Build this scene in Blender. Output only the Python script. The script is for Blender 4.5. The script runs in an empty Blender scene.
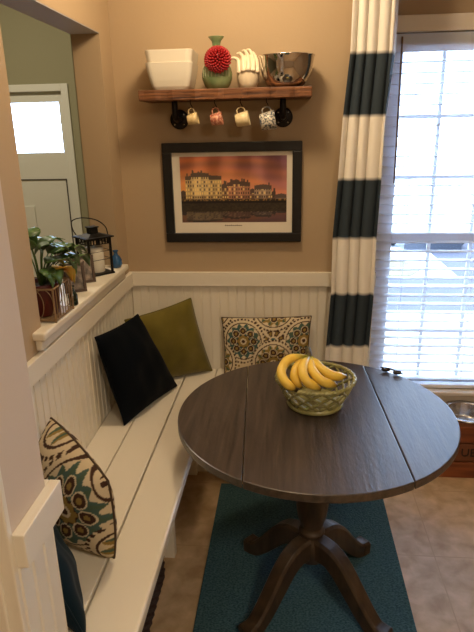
import bpy, bmesh, math, random
from mathutils import Vector, Matrix
random.seed(7)
PI = math.pi
sc = bpy.context.scene
COL = sc.collection

# ------------------------------------------------------------------ helpers
def lin(c):
    r = []
    for v in c[:3]:
        v = v / 255.0
        r.append(v / 12.92 if v <= 0.04045 else ((v + 0.055) / 1.055) ** 2.4)
    return tuple(r) + (1.0,)

def mat(name, col, rough=0.6, metal=0.0, col2=None, scale=(8, 8, 8), detail=4, bump=0.0, bscale=None, spec=0.5,
        sheen=0.0, coat=0.0, ramp=(0.35, 0.65), distort=0.0):
    m = bpy.data.materials.new(name)
    m.use_nodes = True
    nt = m.node_tree
    b = nt.nodes['Principled BSDF']
    b.inputs['Roughness'].default_value = rough
    b.inputs['Metallic'].default_value = metal
    b.inputs['Specular IOR Level'].default_value = spec
    b.inputs['Sheen Weight'].default_value = sheen
    b.inputs['Coat Weight'].default_value = coat
    b.inputs['Base Color'].default_value = lin(col)
    if col2 is not None or bump:
        tc = nt.nodes.new('ShaderNodeTexCoord')
        mp = nt.nodes.new('ShaderNodeMapping')
        nt.links.new(tc.outputs['Object'], mp.inputs['Vector'])
        mp.inputs['Scale'].default_value = scale
        nz = nt.nodes.new('ShaderNodeTexNoise')
        nz.inputs['Scale'].default_value = 1.0
        nz.inputs['Detail'].default_value = detail
        nz.inputs['Distortion'].default_value = distort
        nt.links.new(mp.outputs['Vector'], nz.inputs['Vector'])
        if col2 is not None:
            cr = nt.nodes.new('ShaderNodeValToRGB')
            cr.color_ramp.elements[0].position = ramp[0]
            cr.color_ramp.elements[1].position = ramp[1]
            cr.color_ramp.elements[0].color = lin(col)
            cr.color_ramp.elements[1].color = lin(col2)
            nt.links.new(nz.outputs['Fac'], cr.inputs['Fac'])
            nt.links.new(cr.outputs['Color'], b.inputs['Base Color'])
        if bump:
            nb = nz
            if bscale:
                mp2 = nt.nodes.new('ShaderNodeMapping')
                nt.links.new(tc.outputs['Object'], mp2.inputs['Vector'])
                mp2.inputs['Scale'].default_value = bscale
                nb = nt.nodes.new('ShaderNodeTexNoise')
                nb.inputs['Scale'].default_value = 1.0
                nt.links.new(mp2.outputs['Vector'], nb.inputs['Vector'])
            bp = nt.nodes.new('ShaderNodeBump')
            bp.inputs['Strength'].default_value = bump
            bp.inputs['Distance'].default_value = 0.01
            nt.links.new(nb.outputs['Fac'], bp.inputs['Height'])
            nt.links.new(bp.outputs['Normal'], b.inputs['Normal'])
    return m

def attr_mat(name, rough=0.7, spec=0.4, sheen=0.0, bump=0.0, bscale=300):
    m = bpy.data.materials.new(name)
    m.use_nodes = True
    nt = m.node_tree
    b = nt.nodes['Principled BSDF']
    b.inputs['Roughness'].default_value = rough
    b.inputs['Specular IOR Level'].default_value = spec
    b.inputs['Sheen Weight'].default_value = sheen
    a = nt.nodes.new('ShaderNodeAttribute')
    a.attribute_name = 'Col'
    nt.links.new(a.outputs['Color'], b.inputs['Base Color'])
    if bump:
        tc = nt.nodes.new('ShaderNodeTexCoord')
        nz = nt.nodes.new('ShaderNodeTexNoise')
        nz.inputs['Scale'].default_value = bscale
        nt.links.new(tc.outputs['Object'], nz.inputs['Vector'])
        bp = nt.nodes.new('ShaderNodeBump')
        bp.inputs['Strength'].default_value = bump
        bp.inputs['Distance'].default_value = 0.004
        nt.links.new(nz.outputs['Fac'], bp.inputs['Height'])
        nt.links.new(bp.outputs['Normal'], b.inputs['Normal'])
    return m

def glass_mat(name, tint=(255, 255, 255), refl=0.08):
    m = bpy.data.materials.new(name)
    m.use_nodes = True
    nt = m.node_tree
    for n in list(nt.nodes):
        nt.nodes.remove(n)
    out = nt.nodes.new('ShaderNodeOutputMaterial')
    tr = nt.nodes.new('ShaderNodeBsdfTransparent')
    tr.inputs['Color'].default_value = lin(tint)
    gl = nt.nodes.new('ShaderNodeBsdfGlossy')
    gl.inputs['Roughness'].default_value = 0.02
    lw = nt.nodes.new('ShaderNodeLayerWeight')
    lw.inputs['Blend'].default_value = refl
    mx = nt.nodes.new('ShaderNodeMixShader')
    nt.links.new(lw.outputs['Fresnel'], mx.inputs['Fac'])
    nt.links.new(tr.outputs[0], mx.inputs[1])
    nt.links.new(gl.outputs[0], mx.inputs[2])
    nt.links.new(mx.outputs[0], out.inputs['Surface'])
    return m

def origin_of(o):
    v = Vector((0, 0, 0))
    while o is not None:
        v += o.location
        o = o.parent
    return v

def obj(name, bm, m, parent=None, smooth=False, bevel=0.0, local=False, segs=2, solid=0.0, sub=0):
    """link the bmesh as ONE mesh object. Vertices are given in world space unless local."""
    if parent is not None and not local:
        bmesh.ops.translate(bm, vec=-origin_of(parent), verts=bm.verts)
    off = Vector((0, 0, 0))
    if parent is None and not local:
        xs = [v.co.x for v in bm.verts]; ys = [v.co.y for v in bm.verts]; zs = [v.co.z for v in bm.verts]
        off = Vector(((min(xs) + max(xs)) / 2, (min(ys) + max(ys)) / 2, min(zs)))
        bmesh.ops.translate(bm, vec=-off, verts=bm.verts)
    bmesh.ops.recalc_face_normals(bm, faces=bm.faces)
    me = bpy.data.meshes.new(name)
    if smooth:
        for f in bm.faces:
            f.smooth = True
    bm.to_mesh(me)
    bm.free()
    o = bpy.data.objects.new(name, me)
    COL.objects.link(o)
    o.location = off
    if parent is not None:
        o.parent = parent
    for mm in (m if isinstance(m, (list, tuple)) else [m]):
        me.materials.append(mm)
    if solid:
        s = o.modifiers.new('s', 'SOLIDIFY'); s.thickness = solid; s.offset = 0
    if bevel:
        b = o.modifiers.new('b', 'BEVEL'); b.width = bevel; b.segments = segs
        b.limit_method = 'ANGLE'; b.angle_limit = 0.6
    if sub:
        s = o.modifiers.new('ss', 'SUBSURF'); s.levels = sub; s.render_levels = sub
    return o

def tag(o, label, cat, group=None, kind=None):
    if label: o['label'] = label
    if cat: o['category'] = cat
    if group: o['group'] = group
    if kind: o['kind'] = kind
    return o

def thing(name, label, cat, loc, group=None, rz=0.0):
    o = bpy.data.objects.new(name, None)
    o.empty_display_size = 0.05
    COL.objects.link(o)
    o.location = loc
    o.rotation_euler = (0, 0, rz)
    return tag(o, label, cat, group)

def struct(name, bm, m, parent=None, **k):
    o = obj(name, bm, m, parent, **k)
    if parent is None:
        o['kind'] = 'structure'
    return o

def BM():
    return bmesh.new()

def box(bm, x0, x1, y0, y1, z0, z1, mi=0):
    v = [bm.verts.new(p) for p in ((x0, y0, z0), (x1, y0, z0), (x1, y1, z0), (x0, y1, z0),
                                   (x0, y0, z1), (x1, y0, z1), (x1, y1, z1), (x0, y1, z1))]
    for q in ((0, 3, 2, 1), (4, 5, 6, 7), (0, 1, 5, 4), (1, 2, 6, 5), (2, 3, 7, 6), (3, 0, 4, 7)):
        f = bm.faces.new([v[i] for i in q]); f.material_index = mi
    return v

def boxes(l):
    bm = BM()
    for b in l:
        box(bm, *b)
    return bm

def smoothpath(pts, n=6):
    pts = [Vector(p) for p in pts]
    if len(pts) < 3:
        return pts
    P = [pts[0] * 2 - pts[1]] + pts + [pts[-1] * 2 - pts[-2]]
    out = []
    for i in range(1, len(P) - 2):
        a, b, c, d = P[i - 1], P[i], P[i + 1], P[i + 2]
        for k in range(n):
            t = k / n
            out.append(0.5 * ((2 * b) + (c - a) * t + (2 * a - 5 * b + 4 * c - d) * t * t + (3 * b - a - 3 * c + d) * t ** 3))
    out.append(pts[-1])
    return out

def tube(bm, pts, rad, seg=8, closed=False, up=None, flat=1.0, cap=True):
    """sweep; rad is a number or f(t); flat squashes the section along its second axis"""
    pts = [Vector(p) for p in pts]
    n = len(pts)
    rings = []
    prev = None
    for i, p in enumerate(pts):
        if closed:
            d = pts[(i + 1) % n] - pts[i - 1]
        else:
            d = pts[min(i + 1, n - 1)] - pts[max(i - 1, 0)]
        if d.length < 1e-9:
            d = Vector((0, 0, 1))
        d.normalize()
        ref = prev if prev is not None else (Vector(up) if up else (Vector((0, 0, 1)) if abs(d.z) < 0.9 else Vector((1, 0, 0))))
        a = ref - d * ref.dot(d)
        if a.length < 1e-6:
            a = d.orthogonal()
        a.normalize()
        if up is None:
            prev = a
        b = d.cross(a)
        r = rad(i / max(1, n - 1)) if callable(rad) else rad
        rings.append([bm.verts.new(p + (a * math.cos(2 * PI * k / seg) + b * flat * math.sin(2 * PI * k / seg)) * r) for k in range(seg)])
    m = n if closed else n - 1
    for i in range(m):
        A, B = rings[i], rings[(i + 1) % n]
        for k in range(seg):
            bm.faces.new((A[k], A[(k + 1) % seg], B[(k + 1) % seg], B[k]))
    if cap and not closed:
        bm.faces.new(list(reversed(rings[0])))
        bm.faces.new(rings[-1])
    return rings

def lathe(bm, prof, c=(0, 0, 0), seg=32, axis=None, M=None):
    """prof: (r, z) list; r==0 ends close to a point"""
    rows = []
    for r, z in prof:
        if r < 1e-6:
            rows.append([bm.verts.new((0, 0, z))])
        else:
            rows.append([bm.verts.new((r * math.cos(2 * PI * k / seg), r * math.sin(2 * PI * k / seg), z)) for k in range(seg)])
    for A, B in zip(rows, rows[1:]):
        for k in range(seg):
            k2 = (k + 1) % seg
            if len(A) == 1 and len(B) == 1:
                continue
            if len(A) == 1:
                bm.faces.new((A[0], B[k], B[k2]))
            elif len(B) == 1:
                bm.faces.new((A[k], B[0], A[k2]))
            else:
                bm.faces.new((A[k], B[k], B[k2], A[k2]))
    vs = [v for r in rows for v in r]
    if M is not None:
        bmesh.ops.transform(bm, matrix=M, verts=vs)
    bmesh.ops.translate(bm, vec=Vector(c), verts=vs)
    return vs

def ball(bm, c, r, sx=1, sy=1, sz=1, u=12, v=8, M=None):
    q = bmesh.ops.create_uvsphere(bm, u_segments=u, v_segments=v, radius=r)['verts']
    bmesh.ops.scale(bm, vec=(sx, sy, sz), verts=q)
    if M is not None:
        bmesh.ops.transform(bm, matrix=M, verts=q)
    bmesh.ops.translate(bm, vec=Vector(c), verts=q)
    return q

def paint(o, fn):
    """per-vertex surface colour (dye, glaze, print) from local coordinates / index"""
    me = o.data
    ca = me.color_attributes.new('Col', 'FLOAT_COLOR', 'POINT')
    for i, v in enumerate(me.vertices):
        ca.data[i].color = lin(fn(i, v.co))

def hsh(x, y):
    s = math.sin(x * 127.1 + y * 311.7) * 43758.5453
    return s - math.floor(s)

def mixc(a, b, t):
    t = max(0, min(1, t))
    return tuple(a[i] + (b[i] - a[i]) * t for i in range(3))

# ------------------------------------------------------------------ materials
M = {}
M['wall'] = mat('tan wall paint', (176, 153, 122), 0.75, bump=0.05, scale=(60, 60, 60), spec=0.3)
M['green'] = mat('sage green wall paint', (140, 136, 106), 0.8, spec=0.3)
M['header'] = mat('bluish grey soffit', (176, 176, 182), 0.8, spec=0.3)
M['white'] = mat('cream white trim paint', (228, 220, 202), 0.42, spec=0.45)
M['bench'] = mat('white bench paint', (232, 224, 206), 0.35, spec=0.5)
M['ceil'] = mat('white ceiling paint', (225, 220, 212), 0.9)
M['casing'] = mat('window trim paint', (226, 214, 194), 0.5)
def slat_mat():
    m = mat('translucent white slat', (240, 243, 248), 0.4)
    nt = m.node_tree
    b = nt.nodes['Principled BSDF']; out = nt.nodes['Material Output']
    tr = nt.nodes.new('ShaderNodeBsdfTranslucent'); tr.inputs['Color'].default_value = lin((236, 240, 248))
    mx = nt.nodes.new('ShaderNodeMixShader'); mx.inputs['Fac'].default_value = .42
    nt.links.new(b.outputs[0], mx.inputs[1]); nt.links.new(tr.outputs[0], mx.inputs[2]); nt.links.new(mx.outputs[0], out.inputs['Surface'])
    return m
M['slat'] = slat_mat()
M['return'] = mat('pale beige wall paint', (206, 189, 168), 0.75, spec=0.3)
M['vinyl'] = mat('white vinyl', (235, 238, 244), 0.35)
M['door'] = mat('grey white door paint', (206, 206, 190), 0.5)
M['groove'] = mat('dark door groove', (70, 66, 58), 0.8)
M['glass'] = glass_mat('window glass')
M['black'] = mat('black frame lacquer', (14, 14, 15), 0.35)
M['iron'] = mat('black iron', (30, 28, 27), 0.5, 0.6)
M['pipe'] = mat('dark pipe metal', (40, 36, 34), 0.45, 0.8)
M['steel'] = mat('polished steel', (205, 200, 195), 0.07, 1.0)
M['brushed'] = mat('brushed steel', (190, 188, 186), 0.22, 1.0)
M['shelf'] = mat('rustic red brown wood', (62, 34, 18), 0.6, col2=(138, 88, 50), scale=(4, 60, 110), detail=7, bump=0.3, distort=0.2)
M['table'] = mat('dark grey brown wood', (38, 30, 24), 0.33, col2=(76, 63, 53), scale=(55, 3.5, 55), detail=8, bump=0.07, bscale=(160, 30, 160), ramp=(0.3, 0.7), distort=0.5, spec=0.75)
M['tablefoot'] = mat('dark brown pedestal wood', (50, 38, 27), 0.4, col2=(76, 60, 44), scale=(30, 30, 6), detail=6, bump=0.06)
M['seam'] = mat('shadow brown seam', (20, 15, 12), 0.8)
M['navy'] = mat('black navy velvet', (5, 10, 17), 0.95, sheen=0.02, spec=0.08, bump=0.10, scale=(14, 14, 14))
M['olive'] = mat('olive velvet', (92, 82, 24), 0.8, col2=(108, 96, 32), scale=(10, 10, 10), sheen=0.25, spec=0.2, bump=0.08)
M['teal'] = mat('dark teal velvet', (11, 32, 44), 0.9, sheen=0.04, spec=0.1, bump=0.1, scale=(12, 12, 12))
M['suzani'] = attr_mat('suzani print linen', 0.85, 0.2, bump=0.25, bscale=500)
M['curtain'] = attr_mat('striped curtain cotton', 0.85, 0.15, bump=0.1, bscale=700)
M['print'] = attr_mat('glossy photo print', 0.3, 0.35)
M['matboard'] = mat('cream mat board', (226, 216, 196), 0.8)
M['ceramic'] = mat('white ceramic', (228, 220, 202), 0.22, coat=0.3)
M['celadon'] = mat('celadon green glaze', (104, 126, 84), 0.25, col2=(140, 156, 110), scale=(18, 18, 9), coat=0.3)
M['paleglaze'] = mat('pale green glaze drip', (186, 196, 160), 0.3)
M['red'] = mat('red glaze', (158, 12, 20), 0.45, coat=0.1)
M['shell'] = mat('cream ceramic', (226, 210, 180), 0.4)
M['mugyellow'] = mat('ochre cream glaze', (206, 176, 120), 0.4, col2=(222, 200, 150), scale=(60, 60, 60))
M['mugpink'] = mat('terracotta pink glaze', (168, 92, 70), 0.4, col2=(214, 160, 130), scale=(120, 120, 120), ramp=(0.45, 0.55))
M['mugcream'] = mat('cream glaze', (224, 204, 158), 0.4)
M['mugblue'] = mat('blue grey speckled glaze', (70, 78, 88), 0.4, col2=(216, 208, 190), scale=(130, 130, 130), ramp=(0.44, 0.56))
M['basket'] = mat('olive green ceramic', (132, 130, 78), 0.28, col2=(168, 162, 106), scale=(30, 30, 30), coat=0.3)
M['banana'] = attr_mat('banana skin', 0.38, 0.45)
M['stem'] = mat('banana stem', (96, 88, 44), 0.6, col2=(62, 46, 28), scale=(60, 60, 60))
M['leaf'] = mat('dark green leaf', (44, 74, 30), 0.45, col2=(78, 112, 50), scale=(20, 20, 20), coat=0.15)
M['yellow'] = mat('yellow orange leaf', (214, 150, 40), 0.5, col2=(190, 170, 60), scale=(25, 25, 25))
M['redpot'] = mat('dark red pot', (82, 14, 16), 0.35)
M['wire'] = mat('bronze beige wire', (150, 124, 92), 0.45, 0.4)
M['candle'] = mat('white wax', (232, 226, 208), 0.5)
M['blueglass'] = mat('blue glass', (40, 84, 128), 0.1, coat=0.5)
M['greenglass'] = mat('dark green glass', (10, 34, 22), 0.1, coat=0.6)
M['soil'] = mat('dark soil', (40, 28, 20), 0.95)
M['photo'] = mat('faded snapshot', (84, 74, 66), 0.4, col2=(176, 158, 140), scale=(40, 40, 40))
M['framewood'] = mat('brown picture frame wood', (78, 58, 42), 0.45)
M['petal'] = mat('white petal', (230, 216, 200), 0.6)
M['rug'] = mat('teal woven rug', (46, 76, 84), 0.95, col2=(82, 112, 118), scale=(120, 200, 20), detail=3, bump=0.5, spec=0.1)
M['basketweave'] = mat('dark brown wicker', (36, 20, 14), 0.8, col2=(62, 38, 26), scale=(60, 60, 120), bump=0.5)
M['crate'] = mat('red brown crate wood', (104, 52, 26), 0.5, col2=(140, 76, 40), scale=(4, 40, 40), detail=5)
M['crateink'] = mat('black stain lettering', (18, 12, 10), 0.6)
M['cratedark'] = mat('dark brown crate panel', (112, 66, 40), 0.6)
M['snow'] = mat('pale concrete', (238, 240, 246), 0.9)
M['asphalt'] = mat('grey asphalt', (62, 61, 72), 0.9, col2=(72, 71, 82), scale=(1, 1, 1))
M['lawn'] = mat('winter lawn', (92, 84, 60), 0.95, col2=(106, 98, 72), scale=(3, 3, 3))
M['carpaint'] = mat('white car paint', (236, 238, 242), 0.3, coat=0.6)
M['cardark'] = mat('dark intake and bumper shade', (34, 38, 48), 0.4)
M['rubber'] = mat('tyre rubber', (28, 28, 30), 0.8)
M['lens'] = mat('headlight lens and sky pale windscreen', (240, 242, 245), 0.1)
M['darkplastic'] = mat('dark tortoise plastic', (30, 16, 12), 0.2)
M['hedge'] = mat('pale shrub', (150, 150, 110), 0.9, col2=(190, 185, 150), scale=(5, 5, 5))

def floor_mat():
    m = mat('stone look floor tile', (172, 142, 104), 0.42, col2=(216, 186, 146), scale=(14, 14, 14), detail=12, ramp=(0.3, 0.72), distort=.3)
    nt = m.node_tree
    b = nt.nodes['Principled BSDF']
    src = b.inputs['Base Color'].links[0].from_socket
    tc = nt.nodes.new('ShaderNodeTexCoord')
    mp = nt.nodes.new('ShaderNodeMapping')
    mp.inputs['Location'].default_value = (0.06, 0.21, 0)
    mp.inputs['Scale'].default_value = (1, 1, 1)
    nt.links.new(tc.outputs['Object'], mp.inputs['Vector'])
    br = nt.nodes.new('ShaderNodeTexBrick')
    br.offset = 0.0
    br.inputs['Scale'].default_value = 1.0
    br.inputs['Brick Width'].default_value = 0.45
    br.inputs['Row Height'].default_value = 0.45
    br.inputs['Mortar Size'].default_value = 0.003
    br.inputs['Mortar Smooth'].default_value = 0.5
    nt.links.new(mp.outputs['Vector'], br.inputs['Vector'])
    mx = nt.nodes.new('ShaderNodeMixRGB')
    mx.blend_type = 'MIX'
    mx.inputs['Color2'].default_value = lin((182, 152, 113))
    nt.links.new(src, mx.inputs['Color1'])
    nt.links.new(br.outputs['Fac'], mx.inputs['Fac'])
    nt.links.new(mx.outputs['Color'], b.inputs['Base Color'])
    return m
M['floor'] = floor_mat()

# ------------------------------------------------------------------ setting
XR, YN, ZC, WY = 3.2, -4.2, 2.46, 0.27
WT = 0.112                                    # thickness of the left wall
OY0, OY1, OZ0, OZ1 = -0.969, -0.15, 1.095, 2.037
struct('floor', boxes([(-3.2, XR + .1, YN - .1, 2.7, -0.06, 0)]), M['floor'])
FZC = 3.5
struct('ceiling', boxes([(-WT, XR + .1, YN - .1, .45, ZC, ZC + .08), (-3.2, -WT + .1, YN - .1, 2.7, FZC, FZC + .08)]), M['ceil'])
struct('wall_left', boxes([(-WT, 0, OY1, 0.0, 0, ZC), (-WT, 0, OY0, OY1, 0, OZ0), (-WT, 0, OY0, OY1, OZ1, ZC),
                           (-WT, 0, YN, OY0, 0, ZC)]), M['wall'])
struct('wall_back', boxes([(-WT, 1.12, 0.0, 0.12, 0, ZC), (1.0, 1.12, 0.12, WY + .12, 0, ZC)]), M['wall'])
WX0, WX1, WZ0, WZ1 = 1.160, 2.10, 0.362, 2.058
struct('wall_window', boxes([(1.12, WX0, WY, WY + .12, 0, ZC), (WX1, XR, WY, WY + .12, 0, ZC),
                             (WX0, WX1, WY, WY + .12, 0, WZ0), (WX0, WX1, WY, WY + .12, WZ1, ZC)]), M['wall'])
struct('wall_right', boxes([(XR, XR + .1, YN, WY + .12, 0, ZC)]), M['wall'])
struct('wall_rear', boxes([(-3.2, XR + .1, YN - .1, YN, 0, FZC)]), M['wall'])
SX, SY0, SY1 = 0.294, -1.79, -1.655           # end of the short return wall at the near end of the bench
struct('wall_return', boxes([(0, SX, SY0, SY1, 0, ZC)]), M['return'])
# foyer seen through the opening
FY = 2.6
DX0, DX1, DZ1 = -2.12, -1.225, 2.035
struct('wall_foyer', boxes([(-3.2, DX0, FY, FY + .1, 0, FZC), (DX1, -WT, FY, FY + .1, 0, FZC), (DX0, DX1, FY, FY + .1, DZ1, FZC),
                            (-WT - .1, -WT, 0.12, FY, 0, FZC), (-WT - .1, -WT, YN, 0.12, ZC, FZC), (-3.2, -3.1, YN, FY, 0, FZC)]), M['green'])
# bluish grey lining of the opening's soffit
struct('trim_1', boxes([(-WT, -0.001, OY0 + .001, OY1 - .001, OZ1 - .003, OZ1)]), M['header'])

# front door with one high lite
LX0, LX1, LZ0, LZ1 = -2.02, -1.278, 1.515, 1.94
door = struct('door_1', boxes([(DX0, LX0, FY + .02, FY + .065, 0.01, DZ1), (LX1, DX1, FY + .02, FY + .065, 0.01, DZ1),
                               (LX0, LX1, FY + .02, FY + .065, 0.01, LZ0), (LX0, LX1, FY + .02, FY + .065, LZ1, DZ1)]), M['door'])
struct('door_pane', boxes([(LX0, LX1, FY + .04, FY + .046, LZ0, LZ1)]), M['glass'], door)
struct('panel_groove', boxes([(LX0, LX1, FY + .012, FY + .0205, 1.275, 1.284), (LX1 - .009, LX1, FY + .012, FY + .0205, .2, 1.275),
                              (LX0, LX0 + .009, FY + .012, FY + .0205, .2, 1.275)]), M['groove'], door)
struct('raised_panel', boxes([(-1.95, -1.612, FY + .008, FY + .0205, .25, 1.043)]), M['door'], door, bevel=.006)
struct('trim_2', boxes([(DX1 - .01, DX1 + .055, FY - .018, FY, 0, DZ1 + .05), (DX0 - .055, DX0 + .01, FY - .018, FY, 0, DZ1 + .05),
                        (DX0 + .01, DX1 - .01, FY - .018, FY, DZ1 - .01, DZ1 + .05)]), M['door'], bevel=.004)

# sill on the half wall
SILL = 1.12
struct('trim_3', boxes([(-WT - .03, .036, -1.03, -.128, 1.096, SILL)]), M['white'], bevel=.006, segs=3)
struct('trim_4', boxes([(0, .022, -1.02, -.137, 1.062, 1.096)]), M['white'], bevel=.005)
# chair rail
RZ0, RZ1 = 0.99, 1.055
struct('trim_5', boxes([(0, .02, SY1, -.02, RZ0, RZ1)]), M['white'], bevel=.002)
struct('trim_6', boxes([(0, 1.125, -.02, 0, RZ0, RZ1)]), M['white'], bevel=.002)
struct('trim_7', boxes([(SX, SX + .022, SY0 - .0, SY1 + .02, RZ0, RZ1), (0.02, SX, SY1, SY1 + .02, RZ0, RZ1)]), M['white'], bevel=.002)

def beadboard(a, b, z0, z1, place, pitch=.041):
    """tongue and groove boards from a to b; place(s, d, z) puts run s, depth d at z"""
    bm = BM()
    prof = []
    n = max(1, round((b - a) / pitch))
    w = (b - a) / n
    for i in range(n):
        s = a + i * w
        prof += [(s, .002), (s + .0022, .006), (s + w * .5 - .0, .006), (s + w - .0075, .006), (s + w - .0055, .0038), (s + w - .0035, .006)]
    prof.append((b, .002))
    lo = [bm.verts.new(place(s, d, z0)) for s, d in prof]
    hi = [bm.verts.new(place(s, d, z1)) for s, d in prof]
    for i in range(len(prof) - 1):
        bm.faces.new((lo[i], lo[i + 1], hi[i + 1], hi[i]))
    bl = [bm.verts.new(place(s, 0, z)) for s, z in ((a, z0), (b, z0), (b, z1), (a, z1))]
    bm.faces.new(bl)
    bm.faces.new(hi + [bl[2], bl[3]])
    bm.faces.new(lo + [bl[1], bl[0]])
    bm.faces.new((lo[0], hi[0], bl[3], bl[0]))
    bm.faces.new((lo[-1], hi[-1], bl[2], bl[1]))
    return bm
struct('trim_8', beadboard(SY1, 0, .09, RZ0, lambda s, d, z: (d, s, z)), M['white'])
struct('trim_9', beadboard(.008, 1.12, .09, RZ0, lambda s, d, z: (s, -d, z)), M['white'])
struct('trim_10', beadboard(SY0, SY1, .0, RZ0, lambda s, d, z: (SX + d, s, z), .045), M['white'])
struct('baseboard_back', boxes([(.012, 1.12, -.014, 0, 0, .09)]), M['white'])
struct('baseboard_left', boxes([(0, .014, SY1, -.0, 0, .09)]), M['white'])
struct('baseboard_window', boxes([(1.12, XR, WY - .014, WY, 0, .09)]), M['white'])
# stepped casing on the near face of the return wall
struct('trim_11', boxes([(.215, SX + .004, SY0 - .014, SY0, 0, ZC - .02), (.225, SX - .018, SY0 - .022, SY0 - .014, 0, ZC - .02),
                         (.13, .215, SY0 - .03, SY0, 0, ZC - .02)]), M['white'], bevel=.003)

# window
GX0, GX1 = 1.243, WX1 - .028
w = boxes([(WX0, GX0, WY + .05, WY + .1, WZ0, WZ1), (WX1 - .028, WX1, WY + .05, WY + .1, WZ0, WZ1),
           (GX0, GX1, WY + .05, WY + .1, WZ1 - .07, WZ1), (GX0, GX1, WY + .05, WY + .1, WZ0, WZ0 + .05),
           (GX0, GX1, WY + .045, WY + .1, 1.125, 1.175)])
win = struct('window_1', w, M['vinyl'], bevel=.003)
mb = []
for x in (1.428, 1.628, 1.83):
    mb += [(x - .008, x + .008, WY + .062, WY + .074, WZ0 + .05, 1.125), (x - .008, x + .008, WY + .072, WY + .084, 1.175, WZ1 - .07)]
for z in (.66, .90):
    mb.append((GX0, GX1, WY + .063, WY + .073, z - .008, z + .008))
for z in (1.437, 1.712):
    mb.append((GX0, GX1, WY + .073, WY + .083, z - .008, z + .008))
struct('muntins', boxes(mb), M['vinyl'], win)
struct('window_pane', boxes([(GX0, GX1, WY + .0660, WY + .070, WZ0 + .05, 1.125), (GX0, GX1, WY + .076, WY + .080, 1.175, WZ1 - .07)]), M['glass'], win)
struct('trim_12', boxes([(1.1205, WX0, WY - .018, WY, WZ0, WZ1), (WX1, WX1 + .068, WY - .018, WY, WZ0, WZ1),
                         (1.1205, WX1 + .068, WY - .020, WY, WZ1, WZ1 + .066)]), M['casing'], bevel=.003)
struct('trim_13', boxes([(1.1205, WX1 + .08, WY - .045, WY + .05, WZ0 - .020, WZ0)]), M['casing'], bevel=.004)
struct('trim_14', boxes([(1.1205, WX1 + .068, WY - .016, WY, WZ0 - .075, WZ0 - .02)]), M['casing'], bevel=.003)

# ------------------------------------------------------------------ window blind
bl = thing('window_blind', 'white horizontal slat blind with open slats hanging inside the window', 'blind', (1.657, WY + .02, WZ0))
BX0, BX1 = WX0 + .006, WX1 - .006
obj('headrail', boxes([(BX0, BX1, WY - .005, WY + .045, WZ1 - .055, WZ1 - .004)]), M['slat'], bl, bevel=.004)
obj('valance', boxes([(BX0, BX1, WY - .012, WY - .005, WZ1 - .078, WZ1 - .006)]), M['slat'], bl, bevel=.002)
bm = BM()
z = WZ0 + .055
sl = []
while z < WZ1 - .085:
    for k in range(4):                         # each slat is a shallow arch
        pass
    ys = [WY - .006 + .05 * k / 4 for k in range(5)]
    zs = [z + .0035 * (1 - (2 * k / 4 - 1) ** 2) for k in range(5)]
    top = [[bm.verts.new((x, y, zz + .0013)) for y, zz in zip(ys, zs)] for x in (BX0, BX1)]
    bot = [[bm.verts.new((x, y, zz - .0013)) for y, zz in zip(ys, zs)] for x in (BX0, BX1)]
    for k in range(4):
        bm.faces.new((top[0][k], top[0][k + 1], top[1][k + 1], top[1][k]))
        bm.faces.new((bot[0][k], bot[1][k], bot[1][k + 1], bot[0][k + 1]))
    bm.faces.new((top[0][0], top[1][0], bot[1][0], bot[0][0]))
    bm.faces.new((top[0][4], bot[0][4], bot[1][4], top[1][4]))
    z += .0448
obj('slats', bm, M['slat'], bl)
obj('bottom_rail', boxes([(BX0, BX1, WY - .004, WY + .042, WZ0 + .004, WZ0 + .024)]), M['vinyl'], bl, bevel=.004)
bm = BM()
for x in (BX0 + .13, (BX0 + BX1) / 2, BX1 - .13):
    for y in (WY - .0075, WY + .046):
        tube(bm, [(x, y, WZ0 + .02), (x, y, WZ1 - .05)], .0009, 5)
obj('ladder_cord', bm, M['vinyl'], bl)
bm = BM()
tube(bm, [(1.220, WY - .02, 2.04), (1.220, WY - .024, 2.0), (1.224, WY - .026, 1.42)], .0042, 8)
obj('tilt_wand', bm, mat('amber wand', (120, 92, 70), 0.3), bl, smooth=True)

# ------------------------------------------------------------------ curtain
bm = BM()
zs = [0.02 + (2.34 - .02) * i / 150 for i in range(151)]
def lerp_tab(t, z):
    for (z0, a), (z1, b) in zip(t, t[1:]):
        if z <= z1:
            return a + (b - a) * max(0, (z - z0)) / (z1 - z0)
    return t[-1][1]
LT = [(0, .895), (.64, .905), (.74, .912), (.975, .925), (1.23, .924), (1.466, .938), (1.706, .948), (1.95, .968), (2.4, .972)]
RT = [(0, 1.085), (.64, 1.098), (.74, 1.10), (.97, 1.108), (1.22, 1.106), (1.46, 1.112), (1.70, 1.112), (1.95, 1.122), (2.4, 1.124)]
NS = 96
rows = []
for z in zs:
    l, r = lerp_tab(LT, z), lerp_tab(RT, z)
    row = []
    amp = .020
    for k in range(NS + 1):
        s = k / NS
        ph = 2 * PI * 3.7 * (s + .015 * math.sin(9 * s + 1.5 * z)) + .25 * math.sin(2.2 * z)
        fx = l + (r - l) * (s + .012 * math.sin(ph) * (1 if 0.04 < s < .96 else 0))
        fy = -.062 - amp * (1.6 * abs(math.cos(ph / 2)) ** .8 - .8) * (0.8 + .2 * math.sin(3 * s + z))
        row.append(bm.verts.new((fx, fy, z)))
    ext = max(0, min(1, (z - 1.62) / .35))
    for k in range(1, 6):                      # returning edge that folds back to the window side
        s = k / 5
        row.append(bm.verts.new((r + s * (.004 + .030 * ext), -.090 + s * (.03 + .085 * ext) , z)))
    rows.append(row)
for A, B in zip(rows, rows[1:]):
    for k in range(len(A) - 1):
        bm.faces.new((A[k], A[k + 1], B[k + 1], B[k]))
cur = obj('curtain_panel', bm, M['curtain'], None, smooth=True, solid=.002)
tag(cur, 'long curtain with broad white and slate grey horizontal stripes hanging beside the window', 'curtain')
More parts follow.
